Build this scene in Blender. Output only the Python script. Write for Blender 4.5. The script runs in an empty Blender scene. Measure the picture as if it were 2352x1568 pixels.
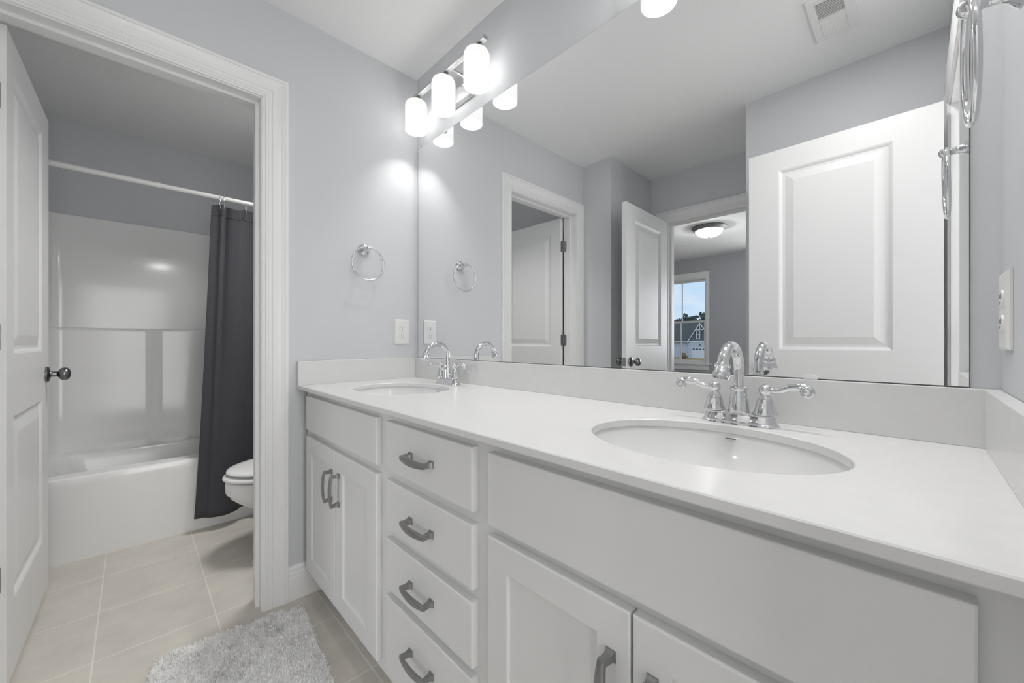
import bpy, bmesh, math, random
from mathutils import Vector, Matrix
from math import sin, cos, pi, radians

C = bpy.context.scene.collection
scene = bpy.context.scene

# ------------------------------------------------------------------ camera, world, exposure
cam_d = bpy.data.cameras.new('camera')
cam = bpy.data.objects.new('camera', cam_d)
C.objects.link(cam)
cam_d.sensor_fit = 'HORIZONTAL'
cam_d.sensor_width = 36.0
cam_d.lens = 895.7 / 2352 * 36.0
cam_d.shift_y = 0.6 / 2352
cam_d.clip_start = 0.01
cam_d.clip_end = 400
cam.location = (1.8083, -1.0609, 1.0745)
cam.rotation_euler = (pi / 2, 0, 0.8011)
scene.camera = cam

vs = scene.view_settings
scene.display_settings.display_device = 'sRGB'
vs.view_transform = 'Standard'
vs.look = 'None'
vs.gamma = 1.0
vs.use_curve_mapping = False
vs.exposure = 0.24

try:
    scene.cycles.diffuse_bounces = 7
    scene.cycles.glossy_bounces = 6
    scene.cycles.max_bounces = 14
    scene.cycles.transparent_max_bounces = 12
    scene.cycles.sample_clamp_indirect = 40.0
    scene.cycles.use_denoising = True
except Exception:
    pass

LAMP_W = 6.7        # each of the six bulbs over the mirror
HALL_W = 24.5        # unseen fill light added in the passage outside the right doorway
BED_W = 18
BED_FILL_W = 33        # unseen fill light added in the bedroom, shining through its doorway
CEIL_FILL_W = 4.5           # fill light added out of view at the ceiling, near-sink end
TUB_W = 7.8          # recessed downlight over the toilet
SKY = 0.99

world = bpy.data.worlds.new('sky')
scene.world = world
world.use_nodes = True
wn = world.node_tree
wn.nodes.clear()
o_ = wn.nodes.new('ShaderNodeOutputWorld')
bg = wn.nodes.new('ShaderNodeBackground')
tc = wn.nodes.new('ShaderNodeTexCoord')
mp = wn.nodes.new('ShaderNodeMapping')
mp.inputs['Scale'].default_value = (5, 5, 16)
nz = wn.nodes.new('ShaderNodeTexNoise')
nz.inputs['Scale'].default_value = 1.3
nz.inputs['Detail'].default_value = 5
rp = wn.nodes.new('ShaderNodeValToRGB')
rp.color_ramp.elements[0].position = 0.48
rp.color_ramp.elements[0].color = (0.60, 0.77, 0.99, 1)
rp.color_ramp.elements[1].position = 0.68
rp.color_ramp.elements[1].color = (0.80, 0.88, 0.98, 1)
wn.links.new(tc.outputs['Generated'], mp.inputs['Vector'])
wn.links.new(mp.outputs['Vector'], nz.inputs['Vector'])
wn.links.new(nz.outputs['Fac'], rp.inputs['Fac'])
wn.links.new(rp.outputs['Color'], bg.inputs['Color'])
bg.inputs['Strength'].default_value = SKY
wn.links.new(bg.outputs['Background'], o_.inputs['Surface'])

# ------------------------------------------------------------------ tub room downlight and added fill lights
def base_of(o):
    p = Vector((0, 0, 0))
    while o is not None:
        p = p + o.location
        o = o.parent
    return p

def light(name, kind, loc, power, parent=None, size=0.05, col=(1, 0.985, 0.965), rot=(0, 0, 0), shape=None):
    d = bpy.data.lights.new(name, kind)
    d.energy = power
    d.color = col
    if kind == 'POINT': d.shadow_soft_size = size
    if kind == 'AREA': d.size = size
    o = bpy.data.objects.new(name, d)
    C.objects.link(o)
    o.location = Vector(loc) - base_of(parent)
    o.rotation_euler = rot
    if parent is not None: o.parent = parent
    return o

light('tub_room_downlight', 'AREA', (-0.46, -0.36, 2.426), TUB_W, size=.34).data.spread = radians(120)
light('ceiling_fill_light', 'AREA', (1.66, -0.74, 2.426), CEIL_FILL_W, size=.14)
light('bedroom_fill_light', 'AREA', (1.25, -5.42, 1.45), BED_FILL_W, size=1.2, col=(0.97, 0.985, 1), rot=(-pi / 2, 0, pi))
hl = light('passage_fill_light', 'AREA', (3.25, -0.95, 1.30), HALL_W, size=1.5, col=(1, 0.995, 0.985), rot=(0, radians(90), 0))
hl.data.shape = 'RECTANGLE'; hl.data.size = 2.1; hl.data.size_y = 1.0

# ------------------------------------------------------------------ materials
def mat(name, col, rough=0.5, metal=0.0, bump=None, var=None, spec=None, coat=0.0, sheen=0.0):
    m = bpy.data.materials.new(name)
    m.use_nodes = True
    nt = m.node_tree
    b = nt.nodes['Principled BSDF']
    b.inputs['Base Color'].default_value = (*col, 1)
    b.inputs['Roughness'].default_value = rough
    b.inputs['Metallic'].default_value = metal
    if spec is not None:
        b.inputs['Specular IOR Level'].default_value = spec
    if coat:
        b.inputs['Coat Weight'].default_value = coat
        b.inputs['Coat Roughness'].default_value = 0.05
    if sheen:
        b.inputs['Sheen Weight'].default_value = sheen
    t = nt.nodes.new('ShaderNodeTexCoord')
    if bump:
        n = nt.nodes.new('ShaderNodeTexNoise')
        n.inputs['Scale'].default_value = bump[0]
        n.inputs['Detail'].default_value = 3
        bp = nt.nodes.new('ShaderNodeBump')
        bp.inputs['Strength'].default_value = bump[1]
        bp.inputs['Distance'].default_value = bump[2] if len(bump) > 2 else 0.002
        nt.links.new(t.outputs['Object'], n.inputs['Vector'])
        nt.links.new(n.outputs['Fac'], bp.inputs['Height'])
        nt.links.new(bp.outputs['Normal'], b.inputs['Normal'])
    if var:
        n2 = nt.nodes.new('ShaderNodeTexNoise')
        n2.inputs['Scale'].default_value = var[0]
        n2.inputs['Detail'].default_value = 5
        r = nt.nodes.new('ShaderNodeValToRGB')
        r.color_ramp.elements[0].position = 0.35
        r.color_ramp.elements[1].position = 0.65
        r.color_ramp.elements[0].color = (*[c * (1 - var[1]) for c in col], 1)
        r.color_ramp.elements[1].color = (*[min(1, c * (1 + var[1])) for c in col], 1)
        nt.links.new(t.outputs['Object'], n2.inputs['Vector'])
        nt.links.new(n2.outputs['Fac'], r.inputs['Fac'])
        nt.links.new(r.outputs['Color'], b.inputs['Base Color'])
    return m

M = {}
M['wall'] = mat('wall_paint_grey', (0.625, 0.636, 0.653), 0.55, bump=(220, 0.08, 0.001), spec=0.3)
M['wall_bed'] = mat('bedroom_wall_grey', (0.46, 0.472, 0.49), 0.6, bump=(220, 0.08, 0.001), spec=0.3)  # darker grey than the other walls
M['ceil'] = mat('ceiling_paint_white', (0.87, 0.87, 0.865), 0.8, bump=(160, 0.08, 0.001), spec=0.2)
M['trim'] = mat('trim_paint_white', (0.83, 0.83, 0.825), 0.32)
M['door'] = mat('door_paint_white', (0.81, 0.81, 0.805), 0.38, bump=(40, 0.03, 0.001))
M['cab'] = mat('cabinet_paint_white', (0.75, 0.75, 0.748), 0.38)
M['quartz'] = mat('white_quartz', (0.71, 0.71, 0.707), 0.24, var=(30, 0.01))
M['porcelain'] = mat('white_porcelain', (0.80, 0.80, 0.80), 0.08)
M['acrylic'] = mat('white_acrylic', (0.86, 0.86, 0.855), 0.11, spec=0.45)
M['chrome'] = mat('polished_chrome', (0.74, 0.745, 0.755), 0.05, 1.0)
M['brushed'] = mat('brushed_nickel', (0.62, 0.62, 0.62), 0.3, 1.0)
M['pull'] = mat('dark_satin_nickel', (0.33, 0.33, 0.335), 0.33, 1.0)
M['knob'] = mat('dark_nickel_knob', (0.20, 0.20, 0.205), 0.25, 1.0)
M['hinge'] = mat('satin_nickel_hinge', (0.36, 0.36, 0.36), 0.38, 1.0)
M['lamp_rim'] = mat('pewter_lamp_rim', (0.30, 0.30, 0.30), 0.55, 0.6)
M['mirror'] = mat('mirror_silver', (0.91, 0.92, 0.925), 0.0, 1.0)
M['mirror_edge'] = mat('mirror_edge_dark', (0.10, 0.11, 0.115), 0.25)
M['plastic'] = mat('white_plastic', (0.80, 0.80, 0.795), 0.35)
M['slot'] = mat('dark_slot', (0.06, 0.06, 0.06), 0.6)
M['dark'] = mat('dark_interior', (0.05, 0.05, 0.05), 0.8)
M['clip'] = mat('clear_clip_plastic', (0.75, 0.76, 0.77), 0.12)
M['rod'] = mat('white_rod_enamel', (0.80, 0.80, 0.79), 0.25)
M['rug'] = mat('grey_shag', (0.86, 0.855, 0.85), 0.95, var=(9, 0.06), spec=0.1)
M['carpet'] = mat('beige_carpet', (0.42, 0.40, 0.37), 0.95, bump=(300, 0.4, 0.004), spec=0.1)
M['grass'] = mat('dry_grass', (0.36, 0.235, 0.10), 0.95, var=(0.8, 0.3))
M['roof'] = mat('grey_shingles', (0.080, 0.083, 0.080), 0.9, var=(3.0, 0.25))
M['siding_white'] = mat('white_siding', (0.60, 0.62, 0.70), 0.7)
M['siding_grey'] = mat('grey_siding', (0.16, 0.18, 0.21), 0.75)
M['house_trim'] = mat('white_house_trim', (0.80, 0.82, 0.86), 0.6)
M['house_glass'] = mat('dark_house_glass', (0.06, 0.07, 0.085), 0.15)
M['leaf'] = mat('tree_foliage', (0.075, 0.115, 0.085), 0.9, var=(1.6, 0.5))
M['bark'] = mat('tree_bark', (0.10, 0.075, 0.055), 0.95)
M['shrub'] = mat('dry_shrub', (0.20, 0.17, 0.09), 0.95, var=(6, 0.4))

def siding_lines(m, period):
    nt = m.node_tree
    b = nt.nodes['Principled BSDF']
    t = nt.nodes.new('ShaderNodeTexCoord')
    w = nt.nodes.new('ShaderNodeTexWave')
    w.bands_direction = 'Z'
    w.inputs['Scale'].default_value = 0.314 / period
    bp = nt.nodes.new('ShaderNodeBump')
    bp.inputs['Strength'].default_value = 0.5
    bp.inputs['Distance'].default_value = 0.02
    nt.links.new(t.outputs['Object'], w.inputs['Vector'])
    nt.links.new(w.outputs['Fac'], bp.inputs['Height'])
    nt.links.new(bp.outputs['Normal'], b.inputs['Normal'])
siding_lines(M['siding_white'], 0.2)
siding_lines(M['siding_grey'], 0.2)

def tile_mat():
    m = bpy.data.materials.new('beige_floor_tile')
    m.use_nodes = True
    nt = m.node_tree
    b = nt.nodes['Principled BSDF']
    t = nt.nodes.new('ShaderNodeTexCoord')
    mpp = nt.nodes.new('ShaderNodeMapping')
    # grout lines run at x = -0.776 + 0.3345 k and y = -0.498 + 0.3315 k
    sx = 1.0; sy = 0.3345 / 0.3315
    mpp.inputs['Scale'].default_value = (sx, sy, 1)
    mpp.inputs['Location'].default_value = (0.776 + 0.3345 * 20, 0.498 * sy + 0.3345 * 20, 0)
    br = nt.nodes.new('ShaderNodeTexBrick')
    br.offset = 0.0
    br.squash = 1.0
    br.inputs['Scale'].default_value = 1.0
    br.inputs['Brick Width'].default_value = 0.3345
    br.inputs['Row Height'].default_value = 0.3345
    br.inputs['Mortar Size'].default_value = 0.0027
    br.inputs['Mortar Smooth'].default_value = 0.15
    br.inputs['Bias'].default_value = 0.0
    br.inputs['Color1'].default_value = (0.59, 0.562, 0.515, 1)
    br.inputs['Color2'].default_value = (0.61, 0.580, 0.532, 1)
    br.inputs['Mortar'].default_value = (0.73, 0.71, 0.67, 1)
    n = nt.nodes.new('ShaderNodeTexNoise')
    n.inputs['Scale'].default_value = 7.0
    n.inputs['Detail'].default_value = 9
    n.inputs['Roughness'].default_value = 0.6
    mp2 = nt.nodes.new('ShaderNodeMapping')
    mp2.inputs['Scale'].default_value = (1.5, 1.0, 1)
    r = nt.nodes.new('ShaderNodeValToRGB')
    r.color_ramp.elements[0].position = 0.3
    r.color_ramp.elements[0].color = (0.93, 0.93, 0.93, 1)
    r.color_ramp.elements[1].position = 0.7
    r.color_ramp.elements[1].color = (1.08, 1.07, 1.05, 1)
    mx = nt.nodes.new('ShaderNodeMix')
    mx.data_type = 'RGBA'
    mx.blend_type = 'MULTIPLY'
    mx.inputs[0].default_value = 1.0
    bp = nt.nodes.new('ShaderNodeBump')
    bp.inputs['Strength'].default_value = 0.35
    bp.inputs['Distance'].default_value = 0.002
    bp.invert = True
    L = nt.links
    L.new(t.outputs['Object'], mpp.inputs['Vector'])
    L.new(mpp.outputs['Vector'], br.inputs['Vector'])
    L.new(t.outputs['Object'], mp2.inputs['Vector'])
    L.new(mp2.outputs['Vector'], n.inputs['Vector'])
    L.new(n.outputs['Fac'], r.inputs['Fac'])
    L.new(br.outputs['Color'], mx.inputs[6])
    L.new(r.outputs['Color'], mx.inputs[7])
    L.new(mx.outputs[2], b.inputs['Base Color'])
    L.new(br.outputs['Fac'], bp.inputs['Height'])
    L.new(bp.outputs['Normal'], b.inputs['Normal'])
    b.inputs['Roughness'].default_value = 0.38
    return m
M['tile'] = tile_mat()

def curtain_mat():
    m = mat('charcoal_waffle_cloth', (0.060, 0.0585, 0.067), 0.8, spec=0.2, sheen=0.1)
    nt = m.node_tree
    b = nt.nodes['Principled BSDF']
    t = nt.nodes.new('ShaderNodeUVMap')
    mpp = nt.nodes.new('ShaderNodeMapping')
    w1 = nt.nodes.new('ShaderNodeTexWave'); w1.bands_direction = 'Y'
    w1.inputs['Scale'].default_value = 0.314 / 0.0085
    w2 = nt.nodes.new('ShaderNodeTexWave'); w2.bands_direction = 'X'
    w2.inputs['Scale'].default_value = 0.314 / 0.0075
    ad = nt.nodes.new('ShaderNodeMath'); ad.operation = 'ADD'
    bp = nt.nodes.new('ShaderNodeBump')
    bp.inputs['Strength'].default_value = 0.2
    bp.inputs['Distance'].default_value = 0.0012
    mu = nt.nodes.new('ShaderNodeMath'); mu.operation = 'MULTIPLY'; mu.inputs[1].default_value = 0.35
    L = nt.links
    L.new(t.outputs['UV'], mpp.inputs['Vector'])
    L.new(mpp.outputs['Vector'], w1.inputs['Vector'])
    L.new(mpp.outputs['Vector'], w2.inputs['Vector'])
    L.new(w1.outputs['Fac'], ad.inputs[0]); L.new(w2.outputs['Fac'], mu.inputs[0]); L.new(mu.outputs[0], ad.inputs[1])
    L.new(ad.outputs[0], bp.inputs['Height'])
    L.new(bp.outputs['Normal'], b.inputs['Normal'])
    return m
M['curtain'] = curtain_mat()

def lamp_glass(name, emit, transp):
    m = bpy.data.materials.new(name)
    m.use_nodes = True
    nt = m.node_tree
    nt.nodes.clear()
    o = nt.nodes.new('ShaderNodeOutputMaterial')
    e = nt.nodes.new('ShaderNodeEmission')
    e.inputs['Color'].default_value = (1, 0.995, 0.985, 1)
    e.inputs['Strength'].default_value = emit
    tr = nt.nodes.new('ShaderNodeBsdfTransparent')
    df = nt.nodes.new('ShaderNodeBsdfDiffuse')
    df.inputs['Color'].default_value = (0.03, 0.03, 0.03, 1)
    ad = nt.nodes.new('ShaderNodeAddShader')
    mx = nt.nodes.new('ShaderNodeMixShader')
    mx.inputs[0].default_value = transp
    nt.links.new(e.outputs[0], ad.inputs[0])
    nt.links.new(df.outputs[0], ad.inputs[1])
    nt.links.new(ad.outputs[0], mx.inputs[1])
    nt.links.new(tr.outputs[0], mx.inputs[2])
    nt.links.new(mx.outputs[0], o.inputs['Surface'])
    return m
M['shade'] = lamp_glass('frosted_shade_glass', 0.75, 0.19)
M['shade_in'] = lamp_glass('frosted_shade_inside', 1.15, 0.21)
M['dome'] = lamp_glass('alabaster_dome_glass', 0.90, 0.55)

def emis(name, s):
    m = bpy.data.materials.new(name)
    m.use_nodes = True
    b = m.node_tree.nodes['Principled BSDF']
    b.inputs['Base Color'].default_value = (0.9, 0.9, 0.9, 1)
    b.inputs['Emission Color'].default_value = (1, 0.99, 0.97, 1)
    b.inputs['Emission Strength'].default_value = s
    return m
M['bulb'] = emis('lit_bulb', 1.6)

def pane_mat():
    m = bpy.data.materials.new('window_glass')
    m.use_nodes = True
    nt = m.node_tree
    nt.nodes.clear()
    o = nt.nodes.new('ShaderNodeOutputMaterial')
    tr = nt.nodes.new('ShaderNodeBsdfTransparent')
    tr.inputs['Color'].default_value = (0.96, 0.98, 0.98, 1)
    gl = nt.nodes.new('ShaderNodeBsdfGlossy')
    gl.inputs['Roughness'].default_value = 0.0
    mx = nt.nodes.new('ShaderNodeMixShader')
    mx.inputs[0].default_value = 0.05
    nt.links.new(tr.outputs[0], mx.inputs[1])
    nt.links.new(gl.outputs[0], mx.inputs[2])
    nt.links.new(mx.outputs[0], o.inputs['Surface'])
    return m
M['pane'] = pane_mat()

# ------------------------------------------------------------------ mesh builder
class MB:
    def __init__(self):
        self.v = []; self.f = []; self.uv = None
    def add(self, vs_, fs_):
        n = len(self.v)
        self.v += [tuple(p) for p in vs_]
        self.f += [tuple(i + n for i in f) for f in fs_]
        return self
    def box(self, x0, x1, y0, y1, z0, z1):
        x0, x1 = min(x0, x1), max(x0, x1); y0, y1 = min(y0, y1), max(y0, y1); z0, z1 = min(z0, z1), max(z0, z1)
        return self.add([(x0, y0, z0), (x1, y0, z0), (x1, y1, z0), (x0, y1, z0), (x0, y0, z1), (x1, y0, z1), (x1, y1, z1), (x0, y1, z1)],
                        [(0, 3, 2, 1), (4, 5, 6, 7), (0, 1, 5, 4), (1, 2, 6, 5), (2, 3, 7, 6), (3, 0, 4, 7)])
    def loft(self, rings, cap0=True, cap1=True, closed=True):
        n = len(rings[0]); vv = []; ff = []
        for r in rings: vv += list(r)
        for i in range(len(rings) - 1):
            for j in range(n if closed else n - 1):
                k = (j + 1) % n
                ff.append((i * n + j, i * n + k, (i + 1) * n + k, (i + 1) * n + j))
        if cap0: ff.append(tuple(range(n - 1, -1, -1)))
        if cap1: ff.append(tuple((len(rings) - 1) * n + j for j in range(n)))
        return self.add(vv, ff)
    def lathe(self, prof, origin=(0, 0, 0), axis=(0, 0, 1), seg=32, cap0=True, cap1=True):
        ax = Vector(axis).normalized()
        q = Vector((0, 0, 1)).rotation_difference(ax)
        O = Vector(origin)
        rings = []
        for r, z in prof:
            r = max(r, 1e-5)
            rings.append([O + q @ Vector((r * cos(2 * pi * k / seg), r * sin(2 * pi * k / seg), z)) for k in range(seg)])
        return self.loft(rings, cap0, cap1)
    def tube(self, path, rad, seg=14, closed=False, up=None):
        P = [Vector(p) for p in path]
        n = len(P)
        rr = rad if isinstance(rad, (list, tuple)) else [rad] * n
        rings = []; nrm = None
        for i in range(n):
            if closed: t = P[(i + 1) % n] - P[i - 1]
            else: t = P[min(i + 1, n - 1)] - P[max(i - 1, 0)]
            t.normalize()
            if nrm is None:
                a = Vector(up) if up else (Vector((0, 0, 1)) if abs(t.z) < 0.9 else Vector((1, 0, 0)))
                nrm = (a - t * a.dot(t)).normalized()
            else:
                nrm = (nrm - t * nrm.dot(t)).normalized()
            b = t.cross(nrm)
            r = rr[i]
            ra, rb = r if isinstance(r, (list, tuple)) else (r, r)
            rings.append([P[i] + nrm * (ra * cos(2 * pi * k / seg)) + b * (rb * sin(2 * pi * k / seg)) for k in range(seg)])
        if closed:
            rings.append(rings[0])
            return self.loft(rings, False, False)
        return self.loft(rings)
    def sphere(self, c, r, seg=20, rings=12, sz=1.0):
        prof = [(r * sin(pi * i / rings), -r * sz * cos(pi * i / rings)) for i in range(rings + 1)]
        return self.lathe(prof, c, (0, 0, 1), seg)
    def prism(self, poly, f0, f1):
        n = len(poly)
        return self.loft([[f0(p) for p in poly], [f1(p) for p in poly]])
    def build(self, name, m, parent=None, smooth=None, bevel=0, seg=2, local=False, recalc=True):
        off = Vector((0, 0, 0)) if local else base_of(parent)
        me = bpy.data.meshes.new(name)
        me.from_pydata([Vector(p) - off for p in self.v], [], self.f)
        if self.uv is not None:
            ul = me.uv_layers.new(name='UVMap')
            for li, l in enumerate(me.loops):
                ul.data[li].uv = self.uv[l.vertex_index]
        if recalc:
            bm = bmesh.new(); bm.from_mesh(me)
            bmesh.ops.remove_doubles(bm, verts=bm.verts, dist=1e-6)
            bmesh.ops.recalc_face_normals(bm, faces=bm.faces)
            bm.to_mesh(me); bm.free()
        me.materials.append(m)
        if smooth is not None:
            for p in me.polygons: p.use_smooth = True
            me.set_sharp_from_angle(angle=radians(smooth))
        o = bpy.data.objects.new(name, me)
        C.objects.link(o)
        if parent is not None: o.parent = parent
        if bevel:
            bv = o.modifiers.new('bevel', 'BEVEL')
            bv.width = bevel; bv.segments = seg; bv.limit_method = 'ANGLE'; bv.angle_limit = radians(50)
        return o

def empty(name, loc, rz=0.0):
    o = bpy.data.objects.new(name, None)
    C.objects.link(o)
    o.empty_display_size = 0.05
    o.location = loc
    o.rotation_euler = (0, 0, rz)
    return o

def tag(o, label, cat=None, group=None, kind=None):
    o['label'] = label
    if cat: o['category'] = cat
    if group: o['group'] = group
    if kind: o['kind'] = kind
    return o

def struct(o, label, cat):
    return tag(o, label, cat, kind='structure')

def copy_tree(o, parent=None):
    c = o.copy()
    C.objects.link(c)
    if parent is not None: c.parent = parent
    for ch in list(o.children):
        copy_tree(ch, c)
    return c

# ------------------------------------------------------------------ dimensions
H = 2.438           # ceiling
W = 1.912           # right wall
YF = -1.472         # wall opposite the vanity
YA = -2.100         # back of the door alcove
AX0, AX1 = 0.254, 1.135
TX = -1.800         # far wall of the tub room
TY = -1.524
HC = 0.892          # counter top
BED_Y = -5.53
BX0, BX1 = -2.3, 2.2

# ------------------------------------------------------------------ shell
f = MB().box(-1.93, 2.03, -2.16, 0.115, -0.10, 0).build('floor', M['tile'])
struct(f, 'beige square ceramic tile floor running from the vanity into the tub room', 'floor')
f = MB().box(-2.42, 2.32, -5.65, -2.16, -0.10, 0.0).build('floor_bedroom', M['carpet'])
struct(f, 'carpeted floor of the bedroom seen in the mirror', 'floor')
f = MB().box(2.03, 3.6, -2.6, 0.5, -0.10, 0.0).build('floor_hall', M['carpet'])
struct(f, 'floor of the passage outside the doorway beside the right towel ring', 'floor')
c = MB().box(-2.42, 3.7, -5.65, 0.6, H, H + 0.10).build('ceiling', M['ceil'])
struct(c, 'flat white ceiling', 'ceiling')

def wall_open_x(name, xa, xb, y_hi, y_lo, oa, ob, oz, label):
    """wall in the plane of x with a doorway oa > y > ob up to oz"""
    b = MB()
    b.box(xa, xb, oa, y_hi, 0, H); b.box(xa, xb, y_lo, ob, 0, H); b.box(xa, xb, ob, oa, oz, H)
    o = b.build(name, M['wall'])
    return struct(o, label, 'wall')

wall_open_x('wall_left', -0.115, 0.0, 0.0, -1.587, -0.680, -1.401, 2.063,
            'pale grey painted wall with the tub room doorway, towel ring and duplex outlet')
o = MB().box(-1.93, 3.6, 0, 0.115, 0, H).build('wall_back', M['wall'])
struct(o, 'pale grey painted wall behind the vanity mirror', 'wall')
wall_open_x('wall_right', W, W + 0.115, 0.0, -1.587, -0.655, -1.363, 2.063,
            'pale grey painted wall at the near end of the counter with the partly cut-off towel ring')
b = MB(); b.box(0.0, AX0, YF - 0.115, YF, 0, H)
struct(b.build('wall_front', M['wall']), 'short pale grey wall stub between tub room door casing and alcove, in the mirror', 'wall')
b = MB(); b.box(AX1, W, YF - 0.115, YF, 0, H)
struct(b.build('wall_front_right', M['wall']), 'pale grey wall behind the broad open white door in the mirror', 'wall')
b = MB(); b.box(AX0 - 0.115, AX0, YA, YF - 0.115, 0, H)
struct(b.build('wall_alcove_left', M['wall']), 'shaded alcove side wall behind the narrow open door in the mirror', 'wall')
b = MB(); b.box(AX1, AX1 + 0.115, YA, YF - 0.115, 0, H)
struct(b.build('wall_alcove_right', M['wall']), 'alcove side wall hidden behind the corner in the mirror', 'wall')
b = MB(); ya, yb = YA - 0.115, YA
b.box(BX0, 0.382, ya, yb, 0, H); b.box(1.108, BX1, ya, yb, 0, H); b.box(0.382, 1.108, ya, yb, 2.063, H)
struct(b.build('wall_alcove_back', M['wall']), 'grey wall above the bedroom doorway in the mirror', 'wall')
# tub room
b = MB(); b.box(TX - 0.115, TX, TY - 0.115, 0, 0, H)
struct(b.build('wall_tub_far', M['wall']), 'dim grey wall above the white tub surround', 'wall')
b = MB(); b.box(TX, -0.115, TY - 0.115, TY, 0, H)
struct(b.build('wall_tub_front', M['wall']), 'dim grey tub room wall behind the opened tub room door', 'wall')
# bedroom
WX0, WX1, WZ0, WZ1 = -1.345, -0.505, 0.72, 2.105      # rough window opening
b = MB(); ya, yb = BED_Y - 0.14, BED_Y
b.box(BX0, WX0, ya, yb, 0, H); b.box(WX1, BX1, ya, yb, 0, H); b.box(WX0, WX1, ya, yb, 0, WZ0); b.box(WX0, WX1, ya, yb, WZ1, H)
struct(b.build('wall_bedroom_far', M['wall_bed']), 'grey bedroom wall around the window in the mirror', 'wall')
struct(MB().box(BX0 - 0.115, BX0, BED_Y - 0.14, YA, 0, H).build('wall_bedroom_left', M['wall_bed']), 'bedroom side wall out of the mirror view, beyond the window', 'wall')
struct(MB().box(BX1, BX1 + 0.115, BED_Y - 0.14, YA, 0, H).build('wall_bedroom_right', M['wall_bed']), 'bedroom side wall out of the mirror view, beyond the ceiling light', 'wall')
# passage outside the right doorway
struct(MB().box(3.3, 3.4, -2.5, 0.4, 0, H).build('wall_hall_far', M['wall']), 'passage wall facing the doorway beside the right towel ring', 'wall')
struct(MB().box(W + 0.115, 3.3, -2.5, -2.4, 0, H).build('wall_hall_end', M['wall']), 'end wall of the passage outside the right doorway', 'wall')

# ------------------------------------------------------------------ trim
PROF = [(0, 0), (0, .007), (.007, .0075), (.009, .0105), (.015, .0105), (.0165, .0082), (.018, .0105), (.031, .0108), (.0325, .0088),
        (.034, .011), (.05, .0115), (.062, .0135), (.072, .0165), (.0745, .0165), (.0755, .0142), (.077, .0175), (.087, .0175), (.088, .0165), (.088, 0)]

def casing(mb, P, a0, a1, T, w1=1.0):
    prev = None
    n0 = len(mb.v)
    for (w, t) in PROF:
        mb.v += [tuple(P(a0 - w, t, 0)), tuple(P(a0 - w, t, T + w)), tuple(P(a1 + w * w1, t, T + w)), tuple(P(a1 + w * w1, t, 0))]
    for i in range(len(PROF) - 1):
        for k in range(3):
            a = n0 + i * 4 + k
            mb.f.append((a, a + 1, a + 5, a + 4))
    m_ = len(PROF)
    mb.f.append(tuple(n0 + i * 4 for i in range(m_)))
    mb.f.append(tuple(n0 + i * 4 + 3 for i in range(m_ - 1, -1, -1)))

def jamb_x(mb, xa, xb, y0, y1, z):
    """lining of an opening in an x wall, clear opening y0 > y > y1, with door stop"""
    t = 0.018
    mb.box(xa, xb, y0, y0 + t, 0, z + t); mb.box(xa, xb, y1 - t, y1, 0, z + t); mb.box(xa, xb, y1, y0, z, z + t)

def stop_x(mb, xa, xb, y0, y1, z, s=0.011):
    mb.box(xa, xb, y0 - s, y0, 0, z); mb.box(xa, xb, y1, y1 + s, 0, z); mb.box(xa, xb, y1 + s, y0 - s, z - s, z)

b = MB()
jamb_x(b, -0.115, 0.0, -0.698, -1.383, 2.045)
stop_x(b, -0.079, -0.045, -0.698, -1.383, 2.045)
casing(b, lambda a, t, z: (t, -a, z), 0.693, 1.383 + 0.001, 2.050)
b.box(-0.128, -0.115, -0.610, -0.693, 0, 2.13)
b.box(-0.128, -0.115, -0.610, -1.39, 2.05, 2.13)
struct(b.build('trim_1', M['trim']), 'white moulded casing and jamb of the tub room doorway', 'door casing')
b = MB()
jamb_x(b, W, W + 0.115, -0.673, -1.345, 2.045)
stop_x(b, W + 0.045, W + 0.079, -0.673, -1.345, 2.045)
casing(b, lambda a, t, z: (W - t, -a, z), 0.668, 1.350, 2.050)
struct(b.build('trim_2', M['trim']), 'white casing of the right doorway, edge-on at the mirror end', 'door casing')
b = MB()
t = 0.018
b.box(0.382, 0.400, YA - 0.115, YA, 0, 2.063); b.box(1.090, 1.108, YA - 0.115, YA, 0, 2.063); b.box(0.400, 1.090, YA - 0.115, YA, 2.045, 2.063)
b.box(0.400, 0.411, YA - 0.079, YA - 0.045, 0, 2.045); b.box(1.079, 1.090, YA - 0.079, YA - 0.045, 0, 2.045); b.box(0.411, 1.079, YA - 0.079, YA - 0.045, 2.034, 2.045)
casing(b, lambda a, t, z: (a, YA + t, z), 0.395, 1.095, 2.050, 0.44)
casing(b, lambda a, t, z: (a, YA - 0.115 - t, z), 0.395, 1.095, 2.050)
struct(b.build('trim_3', M['trim']), 'white casing around the bedroom doorway in the mirror', 'door casing')

BB = [(0, 0), (.014, 0), (.014, .094), (.0115, .097), (.0125, .110), (.0085, .116), (.0085, .128), (.005, .137), (.003, .140), (0, .140)]
def baseboard(name, P, a0, a1, label):
    o = MB().prism(BB, lambda p: P(a0, p[0], p[1]), lambda p: P(a1, p[0], p[1])).build(name, M['trim'])
    return struct(o, label, 'baseboard')
baseboard('baseboard_left', lambda a, t, z: (t, a, z), -0.605, -0.002, 'white moulded baseboard between door casing and vanity')
baseboard('baseboard_front', lambda a, t, z: (a, YF + t, z), 0.018, AX0, 'white baseboard on the short wall stub by the alcove')
baseboard('baseboard_front_right', lambda a, t, z: (a, YF + t, z), AX1, W - 0.018, 'white baseboard behind the broad open door')
baseboard('baseboard_alcove', lambda a, t, z: (AX0 + t, a, z), YA + 0.02, YF, 'white baseboard on the alcove side wall')
baseboard('baseboard_tub', lambda a, t, z: (a, TY + t, z), -1.04, -0.13, 'white baseboard behind the opened tub room door')
baseboard('baseboard_bedroom', lambda a, t, z: (a, BED_Y + t, z), BX0, BX1, 'white baseboard under the bedroom window')

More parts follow.
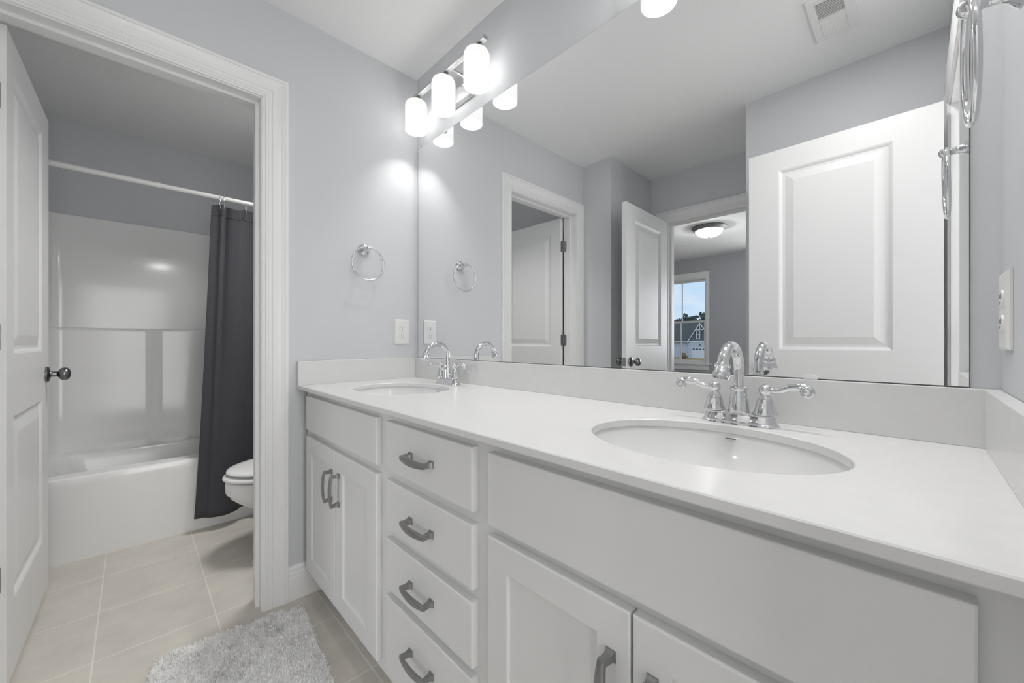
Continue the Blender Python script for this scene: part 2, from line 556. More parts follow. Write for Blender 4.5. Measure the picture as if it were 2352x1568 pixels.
# ------------------------------------------------------------------ panel doors
def door(name, loc, rz, w, px0, px1, label, jamb_leaf=None, knob_front=True, knob_back=True, latch=True):
    root = empty(name, loc, rz)
    struct(root, label, 'door')
    T = 0.035; z0, z1 = 0.012, 2.040
    zr = [(0.245, 0.835), (1.035, 1.935)]
    b = MB()
    def face(y, s):
        def q(x0, x1, za, zb):
            b.add([(x0, y, za), (x1, y, za), (x1, y, zb), (x0, y, zb)], [(0, 1, 2, 3)])
        zc = [z0, zr[0][0], zr[0][1], zr[1][0], zr[1][1], z1]
        for i in range(5):
            q(0.003, px0, zc[i], zc[i + 1]); q(px1, w, zc[i], zc[i + 1])
            if i in (0, 2, 4): q(px0, px1, zc[i], zc[i + 1])
        for (za, zb) in zr:
            rings = []
            for (i, d) in [(0, 0), (.004, .0015), (.008, .0035), (.015, .009), (.026, .0095), (.030, .0085), (.058, .002), (.062, .0012)]:
                yy = y + s * d
                rings.append([(px0 + i, yy, za + i), (px1 - i, yy, za + i), (px1 - i, yy, zb - i), (px0 + i, yy, zb - i)])
            b.loft(rings, False, True)
    face(0.0, 1); face(T, -1)
    xs = [0.003, px0, px1, w]; zs = [z0, zr[0][0], zr[0][1], zr[1][0], zr[1][1], z1]
    for i in range(5):
        for xx in (0.003, w):
            b.add([(xx, 0, zs[i]), (xx, T, zs[i]), (xx, T, zs[i + 1]), (xx, 0, zs[i + 1])], [(0, 1, 2, 3)])
    for i in range(3):
        for zz in (z0, z1):
            b.add([(xs[i], 0, zz), (xs[i + 1], 0, zz), (xs[i + 1], T, zz), (xs[i], T, zz)], [(0, 1, 2, 3)])
    b.build('door_panel', M['door'], root, local=True)
    kp = [(.0, 0), (.033, 0), (.033, .006), (.029, .010), (.014, .013), (.0115, .018), (.0115, .032), (.014, .035), (.021, .038), (.0265, .045),
          (.028, .053), (.0265, .061), (.021, .067), (.012, .0705), (.0, .0715)]
    for side, on_ in ((-1, knob_front), (1, knob_back)):
        if on_:
            y = 0.0 if side < 0 else T
            MB().lathe(kp, (w - 0.062, y, 0.935), (0, side, 0), 28).build('knob', M['knob'], root, smooth=35, local=True)
    if latch:
        MB().box(w - 0.0005, w + 0.0015, T / 2 - 0.0125, T / 2 + 0.0125, 0.935 - 0.028, 0.935 + 0.028).build('latch_plate', M['hinge'], root, local=True)
    for zc in (1.822, 1.088, 0.350):
        hb = MB()
        # leaf on the door's edge with rounded corners
        def leaf(x, y0, y1):
            r = 0.010; pts = []
            ins = y1 if y1 > y0 else y0
            def arc(cy, cz, a0): return [(cy + r * cos(a0 + k * pi / 8), cz + r * sin(a0 + k * pi / 8)) for k in range(5)]
            pts = [(y1, zc - .0445)] + [(y1, zc + .0445)] + list(arc(y0 + r, zc + .0445 - r, pi / 2)) + list(arc(y0 + r, zc - .0445 + r, pi))
            hb.prism(pts, lambda p: (x, p[0], p[1]), lambda p: (x - 0.0016, p[0], p[1]))
        leaf(0.0036, 0.010, 0.037)
        hb.lathe([(.0055, -.0445), (.0055, .0445)], (0.006, 0.041, zc), (0, 0, 1), 12)
        if jamb_leaf is not None:
            r = 0.010; x0, x1 = -0.030, 0.004; yy = jamb_leaf
            pts = [(x1, zc - .0445), (x1, zc + .0445), (x0 + r, zc + .0445), (x0, zc + .0345), (x0, zc - .0345), (x0 + r, zc - .0445)]
            hb.prism(pts, lambda p: (p[0], yy, p[1]), lambda p: (p[0], yy - 0.0016, p[1]))
            hb.box(0.002, 0.006, 0.041, yy, zc - 0.0445, zc + 0.0445)
        hb.build('hinge', M['hinge'], root, local=True)
    return root

door('door_1', (-0.118, -1.341, 0), pi - 0.0139, 0.722, 0.095, 0.578,
     'white two-panel door with dark round knob swung open into the tub room', jamb_leaf=0.0415)
door('door_2', (0.413, -2.058, 0), radians(88.4), 0.682, 0.122, 0.555,
     'narrow white panel door standing open in the alcove, edge and knobs in the mirror')
door('door_3', (1.894, -1.280, 0), pi, 0.693, 0.148, 0.561,
     'broad white panel door filling the right half of the mirror')

# ------------------------------------------------------------------ vanity cabinets
YFF = -0.533; YD = -0.553; ZB = 0.105; ZT = 0.8755
def slab(mb, x0, x1, z0, z1):
    """drawer front slab with a small eased edge"""
    e = 0.0025
    r = [[(x0, YFF, z0), (x1, YFF, z0), (x1, YFF, z1), (x0, YFF, z1)],
         [(x0, YD + e, z0), (x1, YD + e, z0), (x1, YD + e, z1), (x0, YD + e, z1)],
         [(x0 + e * .3, YD + e * .3, z0 + e * .3), (x1 - e * .3, YD + e * .3, z0 + e * .3), (x1 - e * .3, YD + e * .3, z1 - e * .3), (x0 + e * .3, YD + e * .3, z1 - e * .3)],
         [(x0 + e, YD, z0 + e), (x1 - e, YD, z0 + e), (x1 - e, YD, z1 - e), (x0 + e, YD, z1 - e)]]
    mb.loft(r)
def shaker(mb, x0, x1, z0, z1, st=0.060):
    e = 0.003; d = 0.007
    def R(i, y): return [(x0 + i, y, z0 + i), (x1 - i, y, z0 + i), (x1 - i, y, z1 - i), (x0 + i, y, z1 - i)]
    mb.loft([R(0, YFF), R(0, YD + e), R(e * .3, YD + e * .3), R(e, YD), R(st - .001, YD), R(st, YD + .001), R(st + .0015, YD + d)])

def pull(parent, cx, cz, vertical=False, name='handle'):
    """bowed bar pull on two flared posts, 98 mm between centres"""
    L = 0.049
    def P(a, d, b):            # a along, d out from the face, b across
        return (cx + b, YD - d, cz + a) if vertical else (cx + a, YD - d, cz + b)
    b = MB()
    for s in (-1, 1):
        rings = []
        for d, ha, hb_, sh in [(-.0005, .0085, .0085, 0), (.002, .0085, .0085, 0), (.0045, .0066, .0066, 0), (.012, .0050, .0056, 0), (.021, .0048, .0056, .001), (.0265, .0050, .0056, .002)]:
            a0 = s * (L + sh)
            rings.append([P(a0 - ha, d, -hb_), P(a0 + ha, d, -hb_), P(a0 + ha, d, hb_), P(a0 - ha, d, hb_)])
        b.loft(rings)
    rings = []
    n = 16
    for i in range(n + 1):
        u = -1 + 2 * i / n
        a = u * (L + .0068)
        d = .0255 + .0065 * (1 - u * u)
        hb_ = .0056 + .0030 * (1 - u * u)
        rings.append([P(a, d - .0033, -hb_), P(a, d + .002, -hb_), P(a, d + .0033, -hb_ * .7), P(a, d + .0033, hb_ * .7), P(a, d + .002, hb_), P(a, d - .0033, hb_)])
    b.loft(rings)
    return b.build(name, M['pull'], parent, smooth=35)

def cabinet(name, x0, x1, label, right_filler=0.0):
    root = empty(name, ((x0 + x1) / 2, -0.27, 0))
    tag(root, label, 'cabinet', 'white painted vanity cabinets under the long counter')
    b = MB()
    t = 0.016
    b.box(x0, x0 + t, YFF + .018, -0.002, ZB, ZT); b.box(x1 - t, x1, YFF + .018, -0.002, ZB, ZT)
    b.box(x0 + t, x1 - t, YFF + .018, -0.002, ZB, ZB + t); b.box(x0 + t, x1 - t, -0.010, -0.002, ZB, ZT)
    b.build('cabinet_body', M['cab'], root)
    k = MB(); k.box(x0, x1, -0.470, -0.455, 0, ZB)
    k.build('toe_kick', M['cab'], root)
    return root

def face_frame(root, x0, x1, openings):
    """front frame as bars around the rectangular openings"""
    b = MB()
    ya, yb = YFF, YFF + .018
    zs = sorted(set([ZB, ZT] + [z for o_ in openings for z in o_[2:]]))
    xl = min(o_[0] for o_ in openings); xr = max(o_[1] for o_ in openings)
    b.box(x0, xl, ya, yb, ZB, ZT); b.box(xr, x1, ya, yb, ZB, ZT)
    for i in range(len(zs) - 1):
        zm = (zs[i] + zs[i + 1]) / 2
        if not any(o_[2] < zm < o_[3] for o_ in openings):
            b.box(xl, xr, ya, yb, zs[i], zs[i + 1])
    return b.build('face_frame', M['cab'], root)

# far sink base
r1 = cabinet('sink_cabinet', 0.018, 0.752, 'white sink base cabinet beside the tub room doorway, with a pair of small doors')
face_frame(r1, 0.018, 0.752, [(0.09, 0.69, 0.15, 0.672), (0.09, 0.69, 0.728, 0.842)])
b = MB(); slab(b, 0.067, 0.713, 0.714, 0.853); b.build('false_front', M['cab'], r1)
for (xa, xb, hx) in ((0.067, 0.3885, 0.357), (0.3925, 0.713, 0.424)):
    b = MB(); shaker(b, xa, xb, 0.140, 0.688, 0.063); d = b.build('door', M['cab'], r1)
    pull(d, hx, 0.562, True)
# drawer base
r2 = cabinet('drawer_cabinet', 0.752, 1.193, 'white four-drawer cabinet in the middle of the vanity')
face_frame(r2, 0.752, 1.193, [(0.79, 1.145, 0.15, 0.350), (0.79, 1.145, 0.402, 0.510), (0.79, 1.145, 0.566, 0.674), (0.79, 1.145, 0.730, 0.840)])
for (za, zb, zh) in ((0.716, 0.853, 0.783), (0.552, 0.689, 0.617), (0.387, 0.525, 0.454), (0.150, 0.364, 0.281)):
    b = MB(); slab(b, 0.773, 1.163, za, zb); d = b.build('drawer', M['cab'], r2)
    pull(d, 0.961, zh)
# near sink base
r3 = cabinet('sink_cabinet', 1.193, 1.905, 'white sink base cabinet nearest the camera, with the broad blank front')
face_frame(r3, 1.193, 1.905, [(1.235, 1.825, 0.15, 0.672), (1.235, 1.825, 0.728, 0.842)])
b = MB(); slab(b, 1.214, 1.846, 0.708, 0.853); b.build('false_front', M['cab'], r3)
for (xa, xb, hx) in ((1.214, 1.5255, 1.495), (1.5295, 1.846, 1.560)):
    b = MB(); shaker(b, xa, xb, 0.140, 0.687, 0.056); d = b.build('door', M['cab'], r3)
    pull(d, hx, 0.562, True)

# ------------------------------------------------------------------ countertop with two oval cut-outs
SINKS = [(0.397, -0.300), (1.531, -0.298)]
SA, SB = 0.215, 0.168
def ell(cx, cy, a, b_, z, n=72):
    return [(cx + a * cos(2 * pi * k / n), cy + b_ * sin(2 * pi * k / n), z) for k in range(n)]
YC = -0.570
def top_plate():
    me = bpy.data.meshes.new('countertop')
    bm = bmesh.new()
    def layer(z, grow, rect):
        loops = []
        rv = [bm.verts.new(p) for p in rect(z)]
        loops.append(rv)
        for (cx, cy) in SINKS:
            loops.append([bm.verts.new(p) for p in ell(cx, cy, SA + grow, SB + grow, z)])
        return loops
    e = 0.002
    rect_in = lambda z: [(0.001, YC + e, z), (W - .001, YC + e, z), (W - .001, -.001, z), (0.001, -.001, z)]
    rect_out = lambda z: [(0.001, YC, z), (W - .001, YC, z), (W - .001, -.001, z), (0.001, -.001, z)]
    L0 = layer(HC, e, rect_in)
    L1 = layer(HC - e, 0, rect_out)
    L2 = layer(ZT + e, 0, rect_out)
    L3 = layer(ZT, 0, rect_in)
    for A, B_ in ((L0, L1), (L1, L2), (L2, L3)):
        for la, lb in zip(A, B_):
            n = len(la)
            for k in range(n):
                bm.faces.new((la[k], la[(k + 1) % n], lb[(k + 1) % n], lb[k]))
    bm.edges.ensure_lookup_table()
    for Lx in (L0, L3):
        es = []
        for lp in Lx:
            n = len(lp)
            for k in range(n):
                es.append(bm.edges.get((lp[k], lp[(k + 1) % n])))
        bmesh.ops.triangle_fill(bm, edges=es, use_beauty=True, use_dissolve=False)
    bmesh.ops.recalc_face_normals(bm, faces=bm.faces)
    bm.to_mesh(me); bm.free()
    me.materials.append(M['quartz'])
    for p in me.polygons: p.use_smooth = True
    me.set_sharp_from_angle(angle=radians(25))
    o = bpy.data.objects.new('countertop', me)
    C.objects.link(o)
    return o
ct = top_plate()
tag(ct, 'long white quartz vanity countertop with two oval sink cut-outs', 'countertop')
BS = 0.993
MB().box(0.0015, W - .0015, -0.020, -0.0015, HC, BS).build('backsplash', M['quartz'], ct, bevel=.0012)
MB().box(0.0015, 0.0200, YC, -0.0203, HC, BS).build('backsplash', M['quartz'], ct, bevel=.0012)
MB().box(W - 0.0200, W - .0015, YC, -0.0203, HC, BS).build('backsplash', M['quartz'], ct, bevel=.0012)

def sink(cx, cy, label):
    root = empty('sink', (cx, cy, ZT - .145))
    tag(root, label, 'sink', 'oval undermount sinks')
    prof = [(1.10, 0.0), (1.10, -.008), (1.03, -.012), (1.0, -.03)]
    b = MB()
    z0 = ZT - .0006
    rings = []
    for (g, dz) in [(.028, 0), (.006, 0), (.004, -.002), (.002, -.012), (-.006, -.045), (-.022, -.085), (-.050, -.115), (-.090, -.132), (-.13, -.139), (-.146, -.141)]:
        rings.append(ell(cx, cy, SA + g, SB + g * (1.0 if g > -.05 else 0.95), z0 + dz))
    rings.append([(cx + .021 * cos(2 * pi * k / 72), cy + .021 * sin(2 * pi * k / 72), z0 - .143) for k in range(72)])
    outer = []
    for (g, dz) in [(.028, -.008), (.010, -.014), (.006, -.045), (-.010, -.09), (-.04, -.125), (-.085, -.143), (-.13, -.150)]:
        outer.append(ell(cx, cy, SA + g, SB + g * .95, z0 + dz))
    rings = outer[::-1] + rings
    b.loft(rings, True, True)
    b.build('basin', M['porcelain'], root, smooth=40)
    MB().lathe([(.0, .0005), (.016, .0005), (.0215, .0018), (.0215, -.002), (0, -.002)], (cx, cy, z0 - .1425), (0, 0, 1), 28).build('drain', M['chrome'], root, smooth=35)
    # overflow slot high on the rear of the bowl
    ov = MB()
    ov.loft([[(cx - .010 + .020 * k / 7, cy + SB - .0022 + dy - (-.010 + .020 * k / 7) ** 2 * 1.9, z0 - .011 + dz) for k in range(8)] for dy, dz in ((.002, .0008), (-.0012, 0), (.0015, -.0008))], False, False, closed=False)
    ov.build('overflow', M['slot'], root)
    return root
sink(*SINKS[0], 'white oval undermount sink beside the duplex outlet corner')
sink(*SINKS[1], 'white oval undermount sink nearest the camera')

# ------------------------------------------------------------------ faucets
def faucet(cx, label):
    cy = -0.085
    root = empty('faucet', (cx, cy, HC))
    tag(root, label, 'faucet', 'chrome faucets on the vanity counter')
    b = MB()
    def outline(k, z, g=0.0):
        """dog-bone outline of the base plate"""
        pts = []
        n = 64
        for i in range(n):
            a = 2 * pi * i / n
            x = (0.0775 - k) * math.copysign(abs(cos(a)) ** 0.72, cos(a))
            ww = 0.0275 + 0.003 * (abs(x) / .0775) ** 2 - 0.0035 * math.exp(-((abs(x) - .026) / .010) ** 2)
            y = (ww - k) * math.copysign(abs(sin(a)) ** 0.75, sin(a))
            pts.append((cx + x, cy + y, HC + z))
        return pts
    b.loft([outline(0, 0.0002), outline(.0003, .003), outline(.0045, .0065), outline(.0055, .010), outline(.008, .020), outline(.011, .0245), outline(.016, .026)])
    b.build('base_plate', M['chrome'], root, smooth=40)
    # central column
    MB().lathe([(.0215, .024), (.0215, .027), (.0205, .040), (.0190, .055), (.0165, .070), (.0160, .073), (.0178, .0745), (.0185, .0775), (.0178, .0805), (.0150, .082), (.0115, .083)],
               (cx, cy, HC), (0, 0, 1), 32).build('column', M['chrome'], root, smooth=40)
    # gooseneck spout leaning forward
    path = []; rad = []
    zc = 0.118; R = 0.055
    for i in range(5): path.append((cx, cy, HC + .078 + (zc - .078) * i / 4)); rad.append(.0108)
    for i in range(1, 23):
        a = pi - (pi * 0.90) * i / 22
        path.append((cx, cy - R - R * cos(a), HC + zc + R * 1.0 * sin(a))); rad.append(.0108)
    end = Vector(path[-1]); dr = (end - Vector(path[-2])).normalized()
    MB().tube(path, rad, 18, up=(1, 0, 0)).build('spout', M['chrome'], root, smooth=50)
    MB().lathe([(.0108, -.002), (.0148, -.001), (.0158, .002), (.0148, .005), (.0128, .007), (.0140, .012), (.0162, .018), (.0170, .023), (.0160, .0265), (.0125, .0265), (.0120, .022), (0, .022)],
               end, dr, 28).build('aerator', M['chrome'], root, smooth=40)
    for s in (-1, 1):
        hx = cx + s * 0.0508
        h = MB()
        h.lathe([(.0235, .0262), (.0235, .0278), (.0225, .031), (.0200, .036), (.0178, .046), (.0155, .056), (.0120, .063), (.0092, .066), (.0088, .068), (.0105, .070), (.0128, .075), (.0128, .081), (.0105, .0865), (.006, .0895), (0, .0905)],
                (hx, cy, HC), (0, 0, 1), 30)
        # S-shaped lever ending in a scroll
        pts = []; rr = []
        n = 16
        for i in range(n + 1):
            u = i / n
            x = .006 + .068 * u
            z = .079 + .010 * (0.5 - 0.5 * cos(pi * min(1, u * 1.25))) - .004 * max(0, (u - .8) / .2) ** 2
            z -= .003 * sin(pi * min(1, u * 2)) 
            pts.append((hx + s * x, cy - .006 * u, HC + z))
            rr.append((.0054 + .0046 * u ** 1.5, .0044 + .0032 * u))
        h.tube(pts, rr, 14, up=(0, 0, 1))
        h.lathe([(0, -.0072), (.0090, -.0072), (.0122, -.0045), (.0130, 0), (.0122, .0045), (.0095, .0072), (.0070, .0052), (.0055, .0080), (0, .0095)],
                (hx + s * .0745, cy - .007, HC + .0815), (0, -1, 0), 22)
        h.build('handle', M['chrome'], root, smooth=45)
    return root
faucet(0.400, 'chrome gooseneck two-lever faucet behind the far sink by the outlet')
faucet(1.534, 'chrome gooseneck two-lever faucet behind the sink nearest the camera')

# ------------------------------------------------------------------ wall mirror
MX0, MX1, MZ0, MZ1 = 0.023, 1.876, 0.9945, 2.0685
mir = MB().add([(MX0 + .0008, -.0055, MZ0 + .0008), (MX1 - .0008, -.0055, MZ0 + .0008), (MX1 - .0008, -.0055, MZ1 - .0008), (MX0 + .0008, -.0055, MZ1 - .0008)], [(0, 1, 2, 3)])
mo = mir.build('wall_mirror', M['mirror'])
tag(mo, 'large frameless wall mirror above the vanity backsplash', 'mirror')
e = MB()
Rm = lambda i, y: [(MX0 + i, y, MZ0 + i), (MX1 - i, y, MZ0 + i), (MX1 - i, y, MZ1 - i), (MX0 + i, y, MZ1 - i)]
e.loft([Rm(0, -.0005), Rm(0, -.0052), Rm(.0008, -.0055)], True, False)
e.build('mirror_edge', M['mirror_edge'], mo)
for (x, z, s) in ((0.277, MZ0, 1), (1.651, MZ0, 1), (0.266, MZ1, -1), (1.651, MZ1, -1)):
    k = MB()
    pts = [(-.0135, 0), (.0135, 0)] + [(.0135 * cos(a), .0045 + .0065 * sin(a)) for a in [pi * q / 8 for q in range(9)]]
    k.prism(pts, lambda p: (x + p[0], -.0056, z + s * (p[1] - .001)), lambda p: (x + p[0] * .9, -.0095, z + s * (p[1] * .95 - .001)))
    k.build('mirror_clip', M['clip'], mo)

# ------------------------------------------------------------------ vanity lights
def vanity_light(cx, label):
    root = empty('vanity_light', (cx, 0, 2.20))
    tag(root, label, 'wall lamp', 'three-shade vanity lights above the mirror')
    YS = -0.083
    p = MB()
    r = lambda g, y: [(cx - .115 + g, y, 2.140 + g), (cx + .115 - g, y, 2.140 + g), (cx + .115 - g, y, 2.265 - g), (cx - .115 + g, y, 2.265 - g)]
    p.loft([r(0, -.0005), r(0, -.012), r(.006, -.020), r(.008, -.021)])
    p.build('backplate', M['brushed'], root)
    MB().lathe([(.0055, 0), (.0055, .012), (.0035, .014), (0, .0145)], (cx + .075, -.021, 2.197), (0, -1, 0), 16).build('screw_knob', M['brushed'], root, smooth=35)
    MB().box(cx - .286, cx + .286, YS - .011, YS + .011, 2.247, 2.262).build('bar', M['brushed'], root, bevel=.0012)
    for s in (-1, 1):
        MB().box(cx + s * .05 - .005, cx + s * .05 + .005, -.0205, YS + .0112, 2.2495, 2.2575).build('arm', M['brushed'], root)
    for s in (-1, 0, 1):
        x = cx + s * .231
        MB().lathe([(.012, 2.247), (.012, 2.242), (.0245, 2.240), (.0265, 2.232), (.0265, 2.229), (0, 2.229)], (x, YS, 0), (0, 0, 1), 28).build('socket', M['brushed'], root, smooth=35)
        g = MB().lathe([(.012, 2.229), (.036, 2.2285), (.046, 2.224), (.0513, 2.214), (.0525, 2.203), (.0525, 2.091), (.0515, 2.0895), (.0500, 2.091), (.0500, 2.202), (.0488, 2.212), (.044, 2.2215), (.035, 2.2255), (.012, 2.226)],
                       (x, YS, 0), (0, 0, 1), 40, cap0=False, cap1=False)
        sh = g.build('shade', M['shade'], root, smooth=40)
        sh.data.materials.append(M['shade_in'])
        for pl in sh.data.polygons:
            if pl.center.z + base_of(sh).z < 2.2235 and math.hypot(pl.center.x + base_of(sh).x - x, pl.center.y + base_of(sh).y - YS) < .0506: pl.material_index = 1
        MB().lathe([(0.011, 2.2285), (.011, 2.218), (.016, 2.213), (.018, 2.208), (.018, 2.204), (.014, 2.199), (.008, 2.1965), (0, 2.196)], (x, YS, 0), (0, 0, 1), 24).build('bulb', M['bulb'], sh, smooth=50)
        light('bulb_light', 'POINT', (x, YS, 2.172), LAMP_W, sh, size=0.022)
    return root
vanity_light(0.366, 'brushed nickel three-shade vanity light in the corner over the far sink')
vanity_light(1.505, 'three-shade vanity light over the near sink, only one lit shade seen in the mirror')

# ------------------------------------------------------------------ towel rings
def towel_ring(P, label, tilt):
    """P(d, a, z): d out from the wall, a along it"""
    root = empty('towel_ring', P(0, 0, 1.507))
    tag(root, label, 'towel ring', 'chrome towel rings at the two ends of the vanity')
    n = Vector(P(1, 0, 0)) - Vector(P(0, 0, 0))
    o = Vector(P(0, 0, 1.507))
    MB().lathe([(.0275, .0005), (.0275, .005), (.0255, .009), (.0235, .011), (.0240, .014), (.0200, .018), (.0140, .022), (.0100, .028), (.0080, .036), (.0078, .043), (.0095, .046)],
               o, n, 32).build('wall_post', M['chrome'], root, smooth=40)
    MB().sphere(o + n * .0545, .0115, 22, 14).build('ball_end', M['chrome'], root, smooth=60)
    R = .0755; r = .0042
    path = []
    for k in range(64):
        a = 2 * pi * k / 64
        aa = R * sin(a); zz = -R + R * cos(a)
        path.append(P(.0555 + tilt * zz, aa, 1.507 + .004 + zz))
    MB().tube(path, r, 14, closed=True).build('ring', M['chrome'], root, smooth=60)
    return root
towel_ring(lambda d, a, z: (d, -0.284 + a, z), 'chrome towel ring on the wall between the tub room door and the mirror', 0.03)
towel_ring(lambda d, a, z: (W - d, -0.284 - a, z), 'chrome towel ring on the right wall, seen almost edge-on', 0.03)

# ------------------------------------------------------------------ duplex outlets
def outlet(P, a0, z0, label):
    root = empty('electrical_outlet', P(0, a0, z0))
    tag(root, label, 'outlet', 'white duplex outlets at the counter ends')
    b = MB()
    r = lambda g, d: [P(d, a0 - .0395 + g, z0 - .062 + g), P(d, a0 + .0395 - g, z0 - .062 + g), P(d, a0 + .0395 - g, z0 + .062 - g), P(d, a0 - .0395 + g, z0 + .062 - g)]
    b.loft([r(0, .0002), r(0, .0035), r(.0025, .0062), r(.005, .0068)])
    b.build('cover_plate', M['plastic'], root)
    MB().lathe([(.0032, .0066), (.0030, .0076), (0, .0080)], P(0, a0, z0), Vector(P(1, 0, 0)) - Vector(P(0, 0, 0)), 14).build('screw', M['plastic'], root)
    for s in (1, -1):
        zc = z0 + s * .0195
        pts = []
        for k in range(40):
            a = 2 * pi * k / 40
            pts.append((max(-.0165, min(.0165, .0175 * cos(a))), max(-.0125, min(.0125, .0165 * sin(a)))))
        q = MB().prism(pts, lambda p: P(.0066, a0 + p[0], zc + p[1]), lambda p: P(.0088, a0 + p[0] * .97, zc + p[1] * .97))
        rec = q.build('receptacle', M['plastic'], root)
        sl = MB()
        for (da, w_, h) in ((-.0063, .0008, .0040), (.0063, .0008, .0033)):
            p0 = P(.0089, a0 + da - w_, zc + .003 - h); p1 = P(.0092, a0 + da + w_, zc + .003 + h)
            sl.box(p0[0], p1[0], p0[1], p1[1], p0[2], p1[2])
        sl.lathe([(.0026, .0088), (.0026, .0092), (0, .0092)], P(0, a0, zc - .0068), Vector(P(1, 0, 0)) - Vector(P(0, 0, 0)), 14)
        sl.build('slots', M['slot'], rec)
    return root
outlet(lambda d, a, z: (d, a, z), -0.0877, 1.1250, 'white duplex outlet on the wall beside the far mirror edge')
outlet(lambda d, a, z: (W - d, a, z), -0.0720, 1.1235, 'white duplex outlet on the right wall at the photo edge')

# ------------------------------------------------------------------ exhaust fan grille on the ceiling
g = empty('exhaust_fan', (1.5715, -1.031, H))
tag(g, 'white bath fan grille with ribbed lens on the ceiling, seen in the mirror', 'vent')
b = MB()
X0, X1, Y0, Y1 = 1.499, 1.644, -1.178, -0.884
SX0, SX1, SY0, SYM, SY1 = 1.528, 1.614, -1.147, -1.022, -0.914
zt, zb = H - .0005, H - .014
R4 = lambda g, z: [(X0 + g, Y0 + g, z), (X1 - g, Y0 + g, z), (X1 - g, Y1 - g, z), (X0 + g, Y1 - g, z)]
I4 = lambda z: [(SX0, SY0, z), (SX1, SY0, z), (SX1, SY1, z), (SX0, SY1, z)]
b.loft([I4(zt), R4(0, zt), R4(0, zb + .003), R4(.003, zb), I4(zb), I4(zt)], False, False)
b.box(SX0 + .0002, SX1 - .0002, SYM - .004, SYM + .004, zb + .0003, zt - .001)
b.build('cover', M['plastic'], g)
b = MB(); n = 11
for i in range(n):
    y = SYM + .004 + (SY1 - SYM - .004) * (i + .5) / n
    b.box(SX0 + .0003, SX1 - .0003, y - .0016, y + .0016, zb + .001, zb + .004)
b.build('slats', M['plastic'], g)
MB().box(SX0 + .0004, SX1 - .0004, SYM + .0044, SY1 - .0004, zb + .0055, zb + .0065).build('backing', M['dark'], g)
b = MB(); n = 10
prof = []
for i in range(n):
    ya_ = SY0 + (SYM - .004 - SY0) * i / n; yb_ = SY0 + (SYM - .004 - SY0) * (i + 1) / n
    prof += [(ya_, zb + .004), ((ya_ * .75 + yb_ * .25), zb), ((ya_ * .25 + yb_ * .75), zb)]
prof += [(SYM - .004, zb + .004), (SYM - .004, zt), (SY0, zt)]
b.prism(prof, lambda p: (SX0 + .0006, p[0] + .0003, p[1] - .0006), lambda p: (SX1 - .0006, p[0] + .0003, p[1] - .0006))
b.build('light_lens', M['plastic'], g)

# ------------------------------------------------------------------ bathtub with surround
tub = empty('bathtub', (-1.42, -0.76, 0))
tag(tub, 'white one-piece alcove bathtub with glossy wall surround', 'bathtub')
def rrect(x0, x1, y0, y1, r, z, n=8):
    pts = []
    for (cx, cy, a0) in ((x1 - r, y1 - r, 0), (x0 + r, y1 - r, pi / 2), (x0 + r, y0 + r, pi), (x1 - r, y0 + r, 3 * pi / 2)):
        for k in range(n + 1):
            a = a0 + pi / 2 * k / n
            pts.append((cx + r * cos(a), cy + r * sin(a), z))
    return pts
TFX = -1.030
b = MB()
rings = [rrect(-1.795, TFX - .018, -1.518, -.006, .004, 0.0), rrect(-1.795, TFX - .012, -1.518, -.006, .004, .06), rrect(-1.795, TFX, -1.518, -.006, .006, .37), rrect(-1.795, TFX, -1.518, -.006, .008, .402),
         rrect(-1.793, TFX - .003, -1.516, -.008, .010, .410), rrect(-1.788, TFX - .012, -1.511, -.013, .012, .415),
         rrect(-1.60, -1.128, -1.405, -.10, .11, .415), rrect(-1.592, -1.136, -1.397, -.108, .11, .411), rrect(-1.587, -1.142, -1.390, -.115, .11, .400), rrect(-1.565, -1.165, -1.33, -.14, .11, .25), rrect(-1.54, -1.19, -1.25, -.16, .11, .13), rrect(-1.50, -1.23, -1.20, -.20, .10, .10)]
b.loft(rings, True, True)
b.build('tub_shell', M['acrylic'], tub, smooth=24)

def path_fillet(pts, r, n=8):
    out = [Vector((*pts[0], 0))]
    for i in range(1, len(pts) - 1):
        p = Vector((*pts[i], 0)); a = Vector((*pts[i - 1], 0)) - p; c_ = Vector((*pts[i + 1], 0)) - p
        rr = r[i] if isinstance(r, (list, tuple)) else r
        rr = min(rr, a.length * .49, c_.length * .49)
        s = p + a.normalized() * rr; e_ = p + c_.normalized() * rr
        for k in range(n + 1):
            t_ = k / n
            out.append(s * (1 - t_) ** 2 + p * 2 * t_ * (1 - t_) + e_ * t_ ** 2)
    out.append(Vector((*pts[-1], 0)))
    return out
def sur(mb, inner, z0, z1, r, back, e_=.011):
    """wall of the surround: inner outline extruded, closed against the outer rectangle"""
    P_ = path_fillet(inner, r)
    loop = [(p.x, p.y) for p in P_] + back
    cx_, cy_ = -1.4, -.76
    def shrink(p, s):
        return (p[0] + math.copysign(s, p[0] - cx_), p[1] + math.copysign(s, p[1] - cy_))
    n_in = len(P_)
    def ring(z, s): return [(*(shrink(p, s) if i < n_in else p), z) for i, p in enumerate(loop)]
    mb.loft([ring(z0, 0)] + [ring(z1 - e_ + e_ * sin(pi / 2 * k / 5), e_ * (1 - cos(pi / 2 * k / 5))) for k in range(6)])
back = [(TFX, -.0055), (-1.7955, -.0055), (-1.7955, -1.5185), (TFX, -1.5185)]
b = MB()
# lower zone, stepped in, with the shallow shelf column at the plumbing end
sur(b, [(TFX - .01, -1.470), (-1.07, -1.432), (-1.705, -1.432), (-1.705, -0.985), (-1.672, -0.945), (-1.672, -0.100), (-1.07, -0.055), (TFX - .01, -.05)], .4145, 1.160, [0, .06, .07, .03, .03, .08, .06, 0], back, .020)
